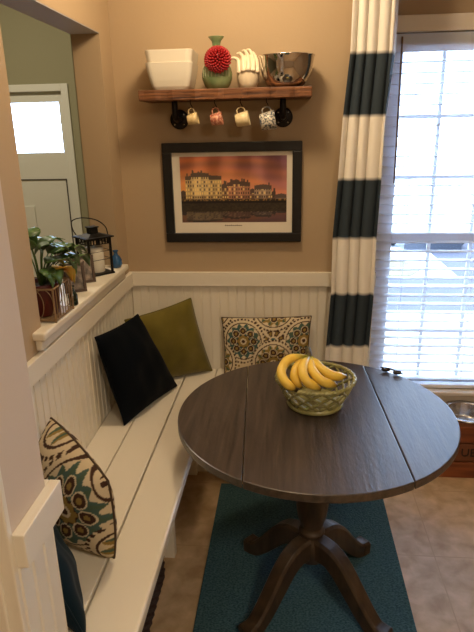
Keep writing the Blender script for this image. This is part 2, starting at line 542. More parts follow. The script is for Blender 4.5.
def curtain_col(i, co):
    z = co.z + .02
    k = math.floor((1.953 - z) / .2445)
    return (240, 234, 222) if k % 2 else (56, 66, 74)
paint(cur, curtain_col)

# ------------------------------------------------------------------ bench
BZ = 0.578
bench = thing('corner_bench', 'white painted plank bench running along the beadboard wall beside the table', 'bench', (.2, -.83, 0))
GAP = .004
for x0, x1 in ((.008, .127 - GAP / 2), (.127 + GAP / 2, .257 - GAP / 2)):
    obj('seat_plank', boxes([(x0, x1, SY1 + .022, -.01, BZ - .02, BZ)]), M['bench'], bench, bevel=.0025)
obj('seat_plank', boxes([(.257 + GAP / 2, .398, SY1 + .022, -.01, BZ - .02, BZ)]), M['bench'], bench, bevel=.008, segs=4)
obj('seat_plank', boxes([(.402, .880, -.115, -.01, BZ - .02, BZ)]), M['bench'], bench, bevel=.0025)
obj('seat_plank', boxes([(.402, .880, -.225, -.119, BZ - .02, BZ)]), M['bench'], bench, bevel=.0025)
obj('front_apron', boxes([(.368, .386, SY1 + .022, -.215, BZ - .075, BZ - .02)]), M['bench'], bench, bevel=.003)
obj('front_apron', boxes([(.386, .872, -.215, -.197, BZ - .075, BZ - .02)]), M['bench'], bench, bevel=.003)
for y in (-1.55, -.62, -.03):
    obj('leg', boxes([(.232, .282, y - .02, y + .02, 0, BZ - .02)]), M['bench'], bench, bevel=.003)

# ------------------------------------------------------------------ pillows
def pillow(name, TL, TR, BR, BL, thick, m, label, nu=40, nv=40, colfn=None, pinch=.06, group=None, seed=0, wr=.004, pw=.46, bias=.5):
    TL, TR, BR, BL = map(Vector, (TL, TR, BR, BL))
    n = ((TR - BL).cross(TL - BR)).normalized()
    bm = BM()
    rr = random.Random(seed)
    ph = [rr.uniform(0, 6) for _ in range(6)]
    def pos(u, v, side):
        uu = u * (1 - pinch * (1 - v * v)); vv = v * (1 - pinch * (1 - u * u))
        a, b = (uu + 1) / 2, (vv + 1) / 2
        p = (BL * (1 - a) + BR * a) * (1 - b) + (TL * (1 - a) + TR * a) * b
        h = (max(0, 1 - u * u) * max(0, 1 - v * v)) ** pw
        wv = wr * h * (math.sin(5 * u + 3 * v + ph[0]) + math.sin(7 * v - 4 * u + ph[1]) + .6 * math.sin(11 * u + ph[2]))
        return p + n * side * (h * thick * (bias if side > 0 else 1 - bias) + wv)
    uv = []
    def grid(side):
        g = []
        for j in range(nv + 1):
            row = []
            for i in range(nu + 1):
                u = math.sin((2 * i / nu - 1) * PI / 2 * .98) / math.sin(PI / 2 * .98)
                v = math.sin((2 * j / nv - 1) * PI / 2 * .98) / math.sin(PI / 2 * .98)
                row.append(bm.verts.new(pos(u, v, side))); uv.append((u, v, side))
            g.append(row)
        for j in range(nv):
            for i in range(nu):
                bm.faces.new((g[j][i], g[j][i + 1], g[j + 1][i + 1], g[j + 1][i]))
        return g
    A, B = grid(1), grid(-1)
    def rim(g):
        return g[0][:-1] + [r[-1] for r in g[:-1]] + list(reversed(g[-1]))[:-1] + [g[j][0] for j in range(nv, 0, -1)]
    ra, rb = rim(A), rim(B)
    for k in range(len(ra)):
        k2 = (k + 1) % len(ra)
        if ra[k] is rb[k]:
            continue
        try:
            bm.faces.new((ra[k], rb[k], rb[k2], ra[k2]))
        except ValueError:
            pass
    if colfn is None:
        pip = [v.co.copy() for v in ra]
        o = thing(name, label, 'pillow', ((BL + BR) / 2), group)
        obj('cover', bm, m, o, smooth=True)
        b2 = BM(); tube(b2, pip, .0035, 6, closed=True)
        obj('piping', b2, m, o, smooth=True)
        return o
    pip = [v.co.copy() for v in ra]
    o = thing(name, label, 'pillow', ((BL + BR) / 2), group)
    c = obj('cover', bm, m, o, smooth=True)
    paint(c, lambda i, co: colfn(*uv[i]))
    b2 = BM(); tube(b2, pip, .0032, 6, closed=True)
    obj('piping', b2, mat('dark brown piping', (70, 52, 34), .8), o, smooth=True)
    return o

CREAM, TEAL, OCHRE, BROWN, GREEN = (204, 188, 156), (52, 84, 86), (140, 116, 62), (66, 44, 34), (74, 92, 74)
def medallion(dx, dy, R, main):
    r = math.hypot(dx, dy) / R; a = math.atan2(dy, dx)
    if r > 1.12: return None
    if r > 1.04: return BROWN if math.sin(a * 40) > -.4 else CREAM
    if r > .93: return CREAM
    if r > .88: return BROWN
    edge = .80 + .07 * math.cos(a * 14)
    if r > edge: return CREAM
    k = math.floor((a / (2 * PI)) * 8 + .5); ac = k * 2 * PI / 8
    px, py = .52 * math.cos(ac), .52 * math.sin(ac)
    q = math.hypot(dx / R - px, dy / R - py)
    if q < .07: return OCHRE
    if q < .155: return BROWN
    if q < .185: return CREAM
    if r < .09: return BROWN
    if r < .16: return CREAM
    if r < .30 + .03 * math.cos(a * 8): return OCHRE
    if r < .34 + .03 * math.cos(a * 8): return BROWN
    if r > .66: return main if math.sin(a * 14 + 7 * r) > -.55 else GREEN
    return mixc(main, GREEN, .25 + .35 * math.sin(a * 6 + r * 9))
def starflower(dx, dy, R):
    r = math.hypot(dx, dy) / R; a = math.atan2(dy, dx)
    if r > 1.1: return None
    if r < .16: return BROWN
    if r < .28: return TEAL
    if r < .36: return CREAM
    pet = abs(math.sin(a * 4))
    if .42 < r < .95 and pet > .55:
        return OCHRE if (.55 < r < .8 and pet > .85) else BROWN
    return None
def suzani(W, H, ox, oy, sc_=1.0):
    def f(u, v, side):
        x, y = (u + 1) / 2 * W * sc_ + ox, (v + 1) / 2 * H * sc_ + oy
        if side < 0: x = x + .07; y = y + .03
        P = .282
        best = CREAM
        for i in range(-1, 4):
            for j in range(-1, 3):
                cx, cy = .095 + i * P, .165 + j * .25 - (0)
                c = medallion(x - cx, y - cy, .092, TEAL if (i + j) % 2 == 0 else (70, 92, 84))
                if c: return c
                c = starflower(x - cx - P / 2, y - cy, .055)
                if c: return c
                c = medallion(x - cx - P / 2, y - cy - .150, .095, OCHRE)
                if c: return c
        if hsh(math.floor(x * 90), math.floor(y * 90)) > .93:
            return OCHRE if hsh(math.floor(x * 90) + 3, math.floor(y * 90)) > .5 else BROWN
        return best
    return f

pillow('throw_pillow', (.022, -.205, .885), (.292, -.052, .942), (.378, -.05, .584), (.118, -.19, .58), .11, M['olive'],
       'olive green square pillow leaning on the beadboard in the corner', pinch=.045, seed=1)
pillow('throw_pillow', (.032, -.615, .955), (.098, -.262, .93), (.243, -.235, .588), (.104, -.59, .584), .11, M['navy'],
       'black navy square pillow leaning in front of the olive green one', pinch=.045, seed=2)
pillow('throw_pillow', (.431, -.040, .846), (.842, -.040, .857), (.832, -.105, .584), (.444, -.105, .584), .105, M['suzani'],
       'floral medallion lumbar pillow leaning on the back wall behind the round table', 150, 104, suzani(.40, .27, 0, 0), .04, seed=3)
pillow('throw_pillow', (.058, -1.105, .890), (.292, -1.330, .842), (.282, -1.318, .597), (.040, -1.075, .600), .14, M['suzani'],
       'floral medallion lumbar pillow standing at the near end of the bench by the return wall', 150, 104, suzani(.40, .28, .150, .035, .75), -.11, seed=4, bias=.78)
pillow('throw_pillow', (.025, -1.37, .90), (.20, -1.59, .89), (.288, -1.560, .584), (.168, -1.372, .584), .10, M['teal'],
       'dark teal pillow tucked on the bench behind the return wall', pinch=.05, seed=5)

# ------------------------------------------------------------------ table
TX, TY, TZ, TR = .828, -.782, .76, .46
tab = thing('round_table', 'round dark brown drop leaf pedestal table on the teal rug', 'table', (TX, TY, 0))
rot = math.radians(2.8)
def slab(x0, x1, z0, z1, R):
    """part of a disc between two chords x0..x1 (before rotation)"""
    pts = []
    a0 = math.acos(max(-1, min(1, x1 / R))); a1 = math.acos(max(-1, min(1, x0 / R)))
    N = 48
    up = [(R * math.cos(a0 + (a1 - a0) * k / N), R * math.sin(a0 + (a1 - a0) * k / N)) for k in range(N + 1)]
    dn = [(x, -y) for x, y in reversed(up)]
    loop = up + dn
    out = []
    for p in loop:
        if not out or math.hypot(p[0] - out[-1][0], p[1] - out[-1][1]) > 1e-4:
            out.append(p)
    if math.hypot(out[0][0] - out[-1][0], out[0][1] - out[-1][1]) < 1e-4: out.pop()
    bm = BM()
    c, s = math.cos(rot), math.sin(rot)
    W = [(x * c - y * s, x * s + y * c) for x, y in out]
    lo = [bm.verts.new((x, y, z0)) for x, y in W]; hi = [bm.verts.new((x, y, z1)) for x, y in W]
    bm.faces.new(hi); bm.faces.new(list(reversed(lo)))
    for k in range(len(W)):
        k2 = (k + 1) % len(W)
        bm.faces.new((lo[k], lo[k2], hi[k2], hi[k]))
    return bm
obj('centre_board', slab(-.231, .231, TZ - .026, TZ, TR), M['table'], tab, local=True, bevel=.003)
obj('drop_leaf', slab(-.4599, -.2335, TZ - .026, TZ, TR), M['table'], tab, local=True, bevel=.003)
obj('drop_leaf', slab(.2335, .4599, TZ - .026, TZ, TR), M['table'], tab, local=True, bevel=.003)
b_ = boxes([(-.2, .2, -.3, .3, TZ - .085, TZ - .0265)])
bmesh.ops.rotate(b_, cent=(0, 0, 0), matrix=Matrix.Rotation(rot, 3, 'Z'), verts=b_.verts)
obj('support_frame', b_, M['tablefoot'], tab, local=True, bevel=.004)
bm = BM()
lathe(bm, [(0, TZ - .085), (.09, TZ - .085), (.09, TZ - .105), (.06, TZ - .115), (.048, TZ - .14), (.044, TZ - .18), (.05, TZ - .24), (.058, TZ - .31),
           (.058, TZ - .36), (.052, TZ - .41), (.042, TZ - .445), (.037, TZ - .462), (.045, TZ - .468), (.048, TZ - .476), (.045, TZ - .484),
           (.038, TZ - .49), (.046, TZ - .50), (.05, TZ - .52), (.05, .17), (.035, .16), (0, .16)], seg=32)
obj('pedestal', bm, M['tablefoot'], tab, smooth=True, local=True)
def leg_bm(ang):
    bm = BM()
    path = smoothpath([(.03, 0, .228), (.085, 0, .226), (.135, 0, .196), (.185, 0, .140), (.232, 0, .085), (.275, 0, .045), (.305, 0, .034), (.335, 0, .031)], 5)
    n = len(path)
    rings = []
    sec = [(-1, -.9), (-.9, -1), (.9, -1), (1, -.9), (1, .7), (.72, 1), (-.72, 1), (-1, .7)]
    for i, p in enumerate(path):
        t = i / (n - 1)
        d = (path[min(i + 1, n - 1)] - path[max(i - 1, 0)]).normalized()
        nn = Vector((-d.z, 0, d.x))
        w = .030 - .003 * t + (.006 * max(0, (t - .8) / .2))
        h = .044 - .016 * min(1, t / .7) + .002 * max(0, (t - .75) / .25)
        if t > .999: w *= .85; h *= .8
        rings.append([bm.verts.new(p + Vector((0, 1, 0)) * sx * w + nn * sy * h) for sx, sy in sec])
    for A, B in zip(rings, rings[1:]):
        for k in range(8):
            bm.faces.new((A[k], A[(k + 1) % 8], B[(k + 1) % 8], B[k]))
    bm.faces.new(rings[0]); bm.faces.new(rings[-1])
    zmin = min(v.co.z for v in bm.verts)
    for v in bm.verts:
        if v.co.z < .0005: v.co.z = .0085
        v.co.z = max(v.co.z, .0085)
    bmesh.ops.rotate(bm, cent=(0, 0, 0), matrix=Matrix.Rotation(ang, 3, 'Z'), verts=bm.verts)
    return bm
for a in (138, 46, 226, -41):
    obj('leg', leg_bm(math.radians(a)), M['tablefoot'], tab, local=True, bevel=.003)

# rug
rug = obj('runner_rug', boxes([(.414, 1.19, -2.3, -.12, 0.0005, .008)]), M['rug'], None, bevel=.002)
tag(rug, 'dark teal woven runner rug on the tan floor under the round table', 'rug')

# ------------------------------------------------------------------ fruit bowl and bananas
FX, FYB = .831, -.722
fb = thing('lattice_bowl', 'olive green ceramic lattice bowl holding bananas on the round table', 'bowl', (FX, FYB, TZ))
bm = BM()
lathe(bm, [(0, .004), (.085, .004), (.092, .001), (.097, .006), (.094, .014), (.088, .018), (.084, .021), (.0, .012)], seg=40)
obj('foot', bm, M['basket'], fb, smooth=True, local=True)
def prof(t):
    return (.086 + (.130 - .086) * (t ** .75) , .016 + .082 * t)
for s in (1, -1):
    bm = BM()
    for k in range(13):
        pts = []
        for j in range(9):
            t = j / 8
            r, z = prof(t)
            a = 2 * PI * k / 13 + s * t * .95
            pts.append((r * math.cos(a), r * math.sin(a), z))
        tube(bm, pts, .0055, 6, flat=.8)
    obj('lattice', bm, M['basket'], fb, smooth=True, local=True)
bm = BM()
N = 84
for s in (0, PI):
    pts = [((.131 + .0042 * math.cos(14 * 2 * PI * k / N * 2 + s)) * math.cos(2 * PI * k / N), (.131 + .0042 * math.cos(14 * 2 * PI * k / N * 2 + s)) * math.sin(2 * PI * k / N),
            .1 + .0042 * math.sin(14 * 2 * PI * k / N * 2 + s)) for k in range(N)]
    tube(bm, pts, .0052, 7, closed=True)
obj('rope_rim', bm, M['basket'], fb, smooth=True, local=True)

bb = thing('banana_bunch', 'bunch of ripe yellow bananas lying in the green lattice bowl', 'bananas', (FX, FYB, TZ + .09))
B5 = [[(.806, -.702, .928), (.775, -.722, .938), (.735, -.742, .934), (.715, -.790, .915), (.730, -.826, .892), (.768, -.838, .868)],
      [(.806, -.702, .926), (.782, -.742, .925), (.764, -.776, .918), (.760, -.806, .898), (.782, -.825, .872)],
      [(.808, -.706, .928), (.796, -.75, .932), (.785, -.80, .926), (.797, -.835, .902), (.843, -.834, .874)],
      [(.812, -.704, .926), (.812, -.742, .926), (.818, -.795, .920), (.846, -.826, .900), (.896, -.808, .876)],
      [(.816, -.702, .926), (.826, -.732, .925), (.846, -.776, .920), (.884, -.796, .906), (.928, -.776, .895)]]
for k, P in enumerate(B5):
    bm = BM()
    P = [(x, y, z - .005 * min(1, i / 2)) for i, (x, y, z) in enumerate(P)]
    pth = smoothpath(P, 6)
    def br(t):
        if t < .20: return .0065 + .004 * (t / .20) ** 2
        if t < .36: return .0105 + .0052 * math.sin((t - .20) / .16 * PI / 2)
        if t < .84: return .0157
        if t < .97: return .0157 - .0088 * ((t - .84) / .13) ** 1.5
        return .0062
    tube(bm, pth, br, 10)
    nn = len(pth)
    o = obj('banana', bm, M['banana'], bb, smooth=True)
    def bc(i, co, nn=nn, k=k):
        t = (i // 10) / (nn - 1)
        if t > .965: return (48, 34, 20)
        y = (238, 202, 84) if k != 1 else (220, 182, 70)
        if t < .30: return mixc((132, 132, 46), y, (t - .05) / .25)
        if t > .88: return mixc(y, (176, 140, 44), (t - .88) / .08)
        return y
    paint(o, bc)
bm = BM()
tube(bm, smoothpath([(.808, -.705, .920), (.807, -.69, .934), (.806, -.668, .941)], 4), lambda t: .016 - .003 * t, 10, flat=.75)
obj('stem_crown', bm, M['stem'], bb, smooth=True)

# dark glasses at the far edge of the table
gl = thing('dark_glasses', 'small folded dark glasses lying at the far window side edge of the round table', 'glasses', (1.135, -.455, TZ))
for k, (x, y) in enumerate(((1.118, -.435), (1.157, -.462))):
    bm = BM(); ball(bm, (x, y, TZ + .010), .020, .9, .5, .45, 12, 8); obj('lens', bm, M['darkplastic'], gl, smooth=True)
bm = BM(); tube(bm, smoothpath([(1.100, -.420, TZ + .012), (1.135, -.445, TZ + .016), (1.176, -.478, TZ + .010)], 4), .003, 6)
obj('frame', bm, M['darkplastic'], gl, smooth=True)

# ------------------------------------------------------------------ shelf and what is on it
SHT, SHB, SF = 1.823, 1.784, -.185
sh = thing('wall_shelf', 'rustic wooden wall shelf on black pipe brackets above the framed print', 'shelf', (.483, 0, SHB))
bm = BM()
NX = 30
rows = []
for i in range(NX + 1):
    x = .146 + (.820 - .146) * i / NX
    wob = .003 * math.sin(i * 1.7) + .002 * math.sin(i * 3.1)
    rows.append([bm.verts.new((x, -.002, SHB)), bm.verts.new((x, SF + wob + .002, SHB + .001 * math.sin(i * 2.3))), bm.verts.new((x, SF + wob * .6, SHT)), bm.verts.new((x, -.002, SHT))])
for A, B in zip(rows, rows[1:]):
    for k in range(4):
        bm.faces.new((A[k], A[(k + 1) % 4], B[(k + 1) % 4], B[k]))
bm.faces.new(rows[0]); bm.faces.new(rows[-1])
obj('board', bm, M['shelf'], sh, bevel=.003)
for x in (.272, .709):
    bm = BM()
    FZ = 1.716
    mt = Matrix.Rotation(PI / 2, 4, 'X')
    lathe(bm, [(0, 0), (.040, 0), (.040, .006), (.034, .009), (.018, .010), (.016, .024), (.0, .024)], (x, -.001, FZ), 24, M=mt)
    br_ = obj('pipe_bracket', bm, M['pipe'], sh, smooth=True, bevel=.001)
    bm = BM()
    tube(bm, smoothpath([(x, -.02, FZ), (x, -.065, FZ), (x, -.092, FZ + .008), (x, -.10, FZ + .03), (x, -.10, SHB)], 4), .0125, 12)
    obj('elbow_pipe', bm, M['pipe'], br_, smooth=True)
    for a in range(4):
        q = PI / 4 + a * PI / 2
        bm = BM()
        ball(bm, (x + .028 * math.cos(q), -.011, FZ + .028 * math.sin(q)), .004, 1, .6, 1, 8, 6)
        obj('flange_screw', bm, M['brushed'], br_, smooth=True)
HX = [(.345, -.15), (.441, -.15), (.543, -.15), (.645, -.15)]
for x, y in HX:
    bm = BM()
    tube(bm, smoothpath([(x, y, SHB + .002), (x, y, 1.772), (x + .007, y, 1.757), (x, y, 1.750), (x - .007, y, 1.757)], 4), .0019, 6)
    obj('cup_hook', bm, M['iron'], sh, smooth=True)

# mugs on the hooks: axis along x, rim to the right, handle up in the hook
def mug(x, y, L, r0, r1, m, label, tilt, band=None):
    x += (.0195 + (r0 + r1) / 2) * math.sin(-tilt)
    hz = 1.7505                                       # hook bottom
    cz = hz - .0135 - r1
    t = thing('espresso_cup', label, 'cup', (x, y, cz - r1), 'cups hanging from the shelf hooks')
    Mx = Matrix.Rotation(PI / 2, 4, 'Y')
    Rt = Matrix.Rotation(tilt, 4, 'Y')
    bm = BM()
    lathe(bm, [(0, -L / 2), (r0 * .9, -L / 2), (r0, -L / 2 + .003), (r0 * .6 + r1 * .4 + .001, 0), (r1, L / 2), (r1 - .0025, L / 2), (r0 - .003, -L / 2 + .005), (0, -L / 2 + .005)],
          (0, 0, 0), 24, M=Rt @ Mx)
    bmesh.ops.translate(bm, vec=(x, y, cz), verts=bm.verts)
    obj('cup_body', bm, m, t, smooth=True)
    bm = BM()
    rm = (r0 + r1) / 2
    pts = smoothpath([(-L * .28, 0, rm * .92), (-L * .25, 0, rm + .013), (0, 0, rm + .0195), (L * .25, 0, rm + .014), (L * .3, 0, rm * .96)], 4)
    tube(bm, [Rt @ p for p in pts], .0028, 7)
    bmesh.ops.translate(bm, vec=(x, y, cz), verts=bm.verts)
    obj('handle', bm, m, t, smooth=True)
    return t
mug(.345, -.15, .042, .019, .0235, M['mugyellow'], 'smallest ochre cream cup, nearest the left pipe bracket under the shelf', -.18)
mug(.441, -.15, .046, .021, .0255, M['mugpink'], 'terracotta pink patterned cup hanging under the green vase', -.15)
mug(.541, -.15, .054, .0235, .0285, M['mugcream'], 'plain cream cup hanging between the pink cup and the speckled one', -.2)
mug(.642, -.15, .060, .0300, .0365, M['mugblue'], 'largest cup, blue grey speckled, hanging beside the right pipe bracket', -.16)

# nested square bowls
def sqbowl(cx, cy, z0, wt, wb, h, label):
    bm = BM()
    def ring(w, z, r=.25):
        pts = []
        q = w / 2
        rr = w * r * .5
        for cxx, cyy, a0 in ((q - rr, q - rr, 0), (-q + rr, q - rr, PI / 2), (-q + rr, -q + rr, PI), (q - rr, -q + rr, 3 * PI / 2)):
            for k in range(5):
                a = a0 + PI / 2 * k / 4
                pts.append(bm.verts.new((cx + cxx + rr * math.cos(a), cy + cyy + rr * math.sin(a), z)))
        return pts
    R = []
    for t, in_ in ((0, 0), (.12, 0), (.35, 0), (.65, 0), (1, 0)):
        R.append(ring(wb + (wt - wb) * (t ** .62), z0 + h * t))
    for t in (1, .65, .35, .12, .06):
        R.append(ring(wb + (wt - wb) * (t ** .62) - .010, z0 + h * t + (.0005 if t == 1 else .002)))
    n = len(R[0])
    for A, B in zip(R, R[1:]):
        for k in range(n):
            bm.faces.new((A[k], A[(k + 1) % n], B[(k + 1) % n], B[k]))
    bm.faces.new(R[0]); bm.faces.new(R[-1])
    o = obj('square_bowl', bm, M['ceramic'], None, smooth=False, bevel=.0015)
    tag(o, label, 'bowl')
    return o
sqbowl(.271, -.098, SHT, .186, .134, .098, 'lower white square bowl standing on the wooden shelf')
sqbowl(.272, -.096, SHT + .030, .188, .132, .112, 'upper white square bowl nested inside another white bowl on the shelf')

# green vase with red flower
VX, VY = .448, -.095
vz = thing('green_vase', 'green glazed vase with a big red flower and flared neck on the shelf', 'vase', (VX, VY, SHT))
bm = BM()
lathe(bm, [(0, 0), (.034, 0), (.040, .003), (.052, .018), (.060, .040), (.061, .056), (.056, .078), (.042, .102), (.024, .124), (.0155, .142), (.0145, .158), (.018, .176),
           (.030, .190), (.031, .1925), (.028, .192), (.016, .178), (.011, .158), (.012, .14), (0, .13)], seg=32)
obj('vase_body', bm, M['celadon'], vz, smooth=True, local=True)
FC = Vector((.010, -.050, .101)); FR = .051
nrm = Vector((.05, -.93, .36)).normalized()
bm = BM()
ball(bm, FC, FR * .80, 1, .62, 1, 20, 12)
fl = obj('flower', bm, M['red'], vz, smooth=True, local=True)
bm = BM()
t1 = nrm.orthogonal().normalized(); t2 = nrm.cross(t1)
for k in range(150):
    f = (k + .5) / 150
    rr = math.sqrt(f); a = k * 2.39996
    th = rr * 1.45
    d = nrm * math.cos(th) + (t1 * math.cos(a) + t2 * math.sin(a)) * math.sin(th)
    base = FC + Vector((d.x * FR * .72, d.y * FR * .50, d.z * FR * .72))
    tip = FC + Vector((d.x * FR, d.y * FR * .78, d.z * FR))
    tube(bm, [base, tip, tip + (tip - base) * .25], lambda t: .0036 + .0008 * math.sin(t * PI) - .0018 * (t > .8), 6)
obj('petals', bm, M['red'], fl, smooth=True, local=True)
bm = BM()
for k in range(9):
    a = -PI / 2 + (k - 4) * .24
    def P(rz, zz): return (rz * math.cos(a), rz * math.sin(a), zz)
    tube(bm, [P(.056, .080), P(.0605, .066), P(.0615, .052), P(.0612, .044)], lambda t: .0042 * (1 - .75 * t), 6, flat=.6)
obj('glaze_drips', bm, M['paleglaze'], vz, smooth=True, local=True)

# cream ceramic vase with curling top
cx, cy = .571, -.098
cv = thing('curled_vase', 'cream ceramic vase with curling finger like ridges, beside the red flower', 'vase', (cx, cy, SHT))
bm = BM()
lathe(bm, [(0, 0), (.026, 0), (.032, .004), (.040, .022), (.045, .046), (.0445, .070), (.039, .092), (.029, .110), (.016, .122), (0, .126)], seg=28)
obj('vase_body', bm, M['shell'], cv, smooth=True, local=True)
ridges = [[(-.030, -.026, .055), (-.034, -.020, .085), (-.038, -.012, .105), (-.056, -.010, .114), (-.072, -.014, .107)],
          [(-.014, -.040, .060), (-.016, -.032, .090), (-.018, -.016, .112), (-.030, -.006, .130), (-.044, -.006, .128)],
          [(.004, -.042, .062), (.004, -.034, .094), (.000, -.014, .118), (-.010, 0, .138), (-.024, .002, .139)],
          [(.020, -.038, .060), (.022, -.028, .092), (.018, -.008, .118), (.008, .006, .140), (-.006, .010, .144)],
          [(.036, -.024, .055), (.036, -.012, .088), (.030, .004, .112), (.022, .012, .130), (.010, .016, .138)]]
for r_ in ridges:
    bm = BM()
    tube(bm, smoothpath(r_, 5), lambda t: .0120 - .0088 * t, 9)
    obj('curled_ridge', bm, M['shell'], cv, smooth=True, local=True)

# steel mixing bowl
bm = BM()
pf = [(0, 0), (.052, 0), (.060, .003), (.078, .018), (.092, .042), (.100, .074), (.1045, .108), (.108, .112), (.1085, .1145), (.106, .1155), (.103, .112),
      (.0985, .074), (.0905, .043), (.077, .0205), (.059, .006), (0, .005)]
lathe(bm, [(r * 1.02, z) for r, z in pf], (.722, -.108, SHT), 48)
o = obj('mixing_bowl', bm, M['steel'], None, smooth=True)
tag(o, 'shiny stainless steel mixing bowl on the right end of the shelf', 'bowl')

# ------------------------------------------------------------------ framed print
fr = thing('framed_print', 'black framed photo print of riverside buildings at sunset on the back wall', 'picture', (.491, 0, 1.195))
fx0, fx1, fz0, fz1, fw = .191, .790, 1.196, 1.622, .040
obj('picture_frame', boxes([(fx0, fx1, -.028, -.002, fz1 - fw, fz1), (fx0, fx1, -.028, -.002, fz0, fz0 + fw),
                            (fx0, fx0 + fw, -.028, -.002, fz0 + fw, fz1 - fw), (fx1 - fw, fx1, -.028, -.002, fz0 + fw, fz1 - fw)]), M['black'], fr, bevel=.003)
obj('mat_board', boxes([(fx0 + fw, fx1 - fw, -.012, -.004, fz0 + fw, fz1 - fw)]), M['matboard'], fr)
px0, px1, pz0, pz1 = .264, .726, 1.282, 1.564
NXp, NZp = 230, 140
bm = BM()
g = [[bm.verts.new((px0 + (px1 - px0) * i / NXp, -.0125, pz0 + (pz1 - pz0) * j / NZp)) for i in range(NXp + 1)] for j in range(NZp + 1)]
for j in range(NZp):
    for i in range(NXp):
        bm.faces.new((g[j][i], g[j][i + 1], g[j + 1][i + 1], g[j + 1][i]))
pr = obj('photo_print', bm, M['print'], fr)
rb = random.Random(11)
blds = [(.00, .045, .50, (96, 76, 58)), (.045, .39, .73, (222, 190, 128)), (.10, .27, .77, (230, 200, 140)), (.39, .44, .60, (176, 140, 104)), (.44, .66, .63, (196, 138, 104)),
        (.50, .56, .66, (206, 150, 116)), (.66, .70, .52, (160, 126, 100)), (.70, .86, .58, (206, 180, 148)), (.86, .90, .48, (140, 116, 100)), (.90, 1.0, .44, (204, 186, 166))]
chim = [(rb.uniform(.04, .9), rb.uniform(.015, .04)) for _ in range(16)]
def building(u, v):
    hit = None
    for a, b, t, c in blds:
        top = t - .02 * abs((u - (a + b) / 2) / (b - a)) * 2
        for q, hh in chim:
            if a <= q <= b and abs(u - q) < .007: top = max(top, t + hh)
        if a <= u < b and v < top:
            roof = v > t - .075
            hit = (a, b, t, c, roof)
    return hit
def print_col(i, co):
    i0 = i % (NXp + 1); j0 = i // (NXp + 1)
    u, v = i0 / NXp, j0 / NZp
    def scene(u, v):
        if v < .30: return None
        h = building(u, v)
        if h and v >= .36:
            a, b, t, c, roof = h
            if roof: return mixc((74, 60, 56), c, .15)
            wx = (u * 46) % 1; wz = ((v - .36) * 17) % 1
            if .30 < wx < .68 and .2 < wz < .78:
                return (246, 214, 130) if hsh(math.floor(u * 46), math.floor((v - .36) * 17)) > .6 else (52, 40, 40)
            return mixc(c, (70, 50, 44), .35 * hsh(math.floor(u * 31), 3) + (.25 if v < .42 else 0))
        if v < .40:
            if v < .33: return (30, 27, 26)
            q = hsh(math.floor(u * 120), math.floor(v * 60))
            return (60, 50, 40) if q > .35 else (150, 112, 60)
        s = (v - .4) / .6
        base = mixc(mixc((246, 176, 96), (206, 118, 88), s * 1.1), mixc((226, 146, 128), (146, 98, 112), s * 1.1), max(0, min(1, (u - .25) * 1.5)))
        cl = math.sin(u * 7 + v * 26 + 2.2 * math.sin(u * 5 - v * 6)) * .5 + .5
        base = mixc(base, (244, 152, 72), .5 * cl * (1 - abs(u - .45)))
        cl2 = math.sin(u * 4 - v * 38 + 3 * math.sin(u * 3 + 1)) * .5 + .5
        return mixc(base, (112, 82, 90), .45 * cl2 * (s > .15) * s)
    if v >= .30: return scene(u, v)
    if v > .17: return mixc((46, 40, 34), (64, 54, 42), hsh(math.floor(u * 60), math.floor(v * 50)))
    m = .17 + (.17 - v) * 2.4 + .19
    c = scene(u + .006 * math.sin(v * 260), min(m, .99)) or (60, 50, 44)
    return mixc(c, (44, 40, 46), .62)
paint(pr, print_col)
b_ = BM()
for k in range(9):
    x = .455 + k * .0085
    box(b_, x, x + .0055, -.0126, -.0118, 1.2655 , 1.2655 + (.004 if k % 3 else .0055))
obj('caption_mark', b_, M['framewood'], fr)

# ------------------------------------------------------------------ sill things
S = SILL
LN = Vector((-.048, -.372, S))
ang = math.radians(48); a_ = .104
ca, sa = math.cos(ang), math.sin(ang)
ctr = LN + Vector((a_ / 2 * ca - a_ / 2 * sa, a_ / 2 * sa + a_ / 2 * ca, 0))
ln = thing('candle_lantern', 'black metal candle lantern with wire handle on the white sill', 'lantern', ctr, rz=ang)
h = a_ / 2
obj('lantern_base', boxes([(-h - .004, h + .004, -h - .004, h + .004, 0, .008)]), M['iron'], ln, local=True, bevel=.002)
for sx in (-1, 1):
    for sy in (-1, 1):
        x, y = sx * (h - .004), sy * (h - .004)
        obj('post', boxes([(x - .004, x + .004, y - .004, y + .004, .008, .150)]), M['iron'], ln, local=True)
bm = BM()
box(bm, -h - .009, h + .009, -h - .009, h + .009, .150, .155)
v0 = [bm.verts.new((sx * (h - .008), sy * (h - .008), .155)) for sx, sy in ((-1, -1), (1, -1), (1, 1), (-1, 1))]
v1 = [bm.verts.new((sx * .022, sy * .022, .165)) for sx, sy in ((-1, -1), (1, -1), (1, 1), (-1, 1))]
for k in range(4): bm.faces.new((v0[k], v0[(k + 1) % 4], v1[(k + 1) % 4], v1[k]))
bm.faces.new(v1)
obj('lantern_roof', bm, M['iron'], ln, local=True)
obj('vent_cap', boxes([(-.017, .017, -.017, .017, .163, .190), (-.021, .021, -.021, .021, .188, .193)]), M['iron'], ln, local=True, bevel=.002)
bm = BM()
for s, ax in ((-1, 0), (1, 0), (-1, 1), (1, 1)):
    p = s * (h - .0035)
    def bar(u0, u1, z0, z1, t=.0012):
        if ax == 0: box(bm, u0, u1, p - t, p + t, z0, z1)
        else: box(bm, p - t, p + t, u0, u1, z0, z1)
    bar(-h + .008, h - .008, .124, .128); bar(-h + .008, h - .008, .146, .150)
    for k in range(7):
        q = -h + .014 + k * (2 * h - .028) / 6
        bar(q - .0025, q + .0025, .128, .146)
    bar(-h + .008, h - .008, .095, .0968); bar(-h + .008, h - .008, .062, .0638)
obj('fretwork', bm, M['iron'], ln, local=True)
bm = BM()
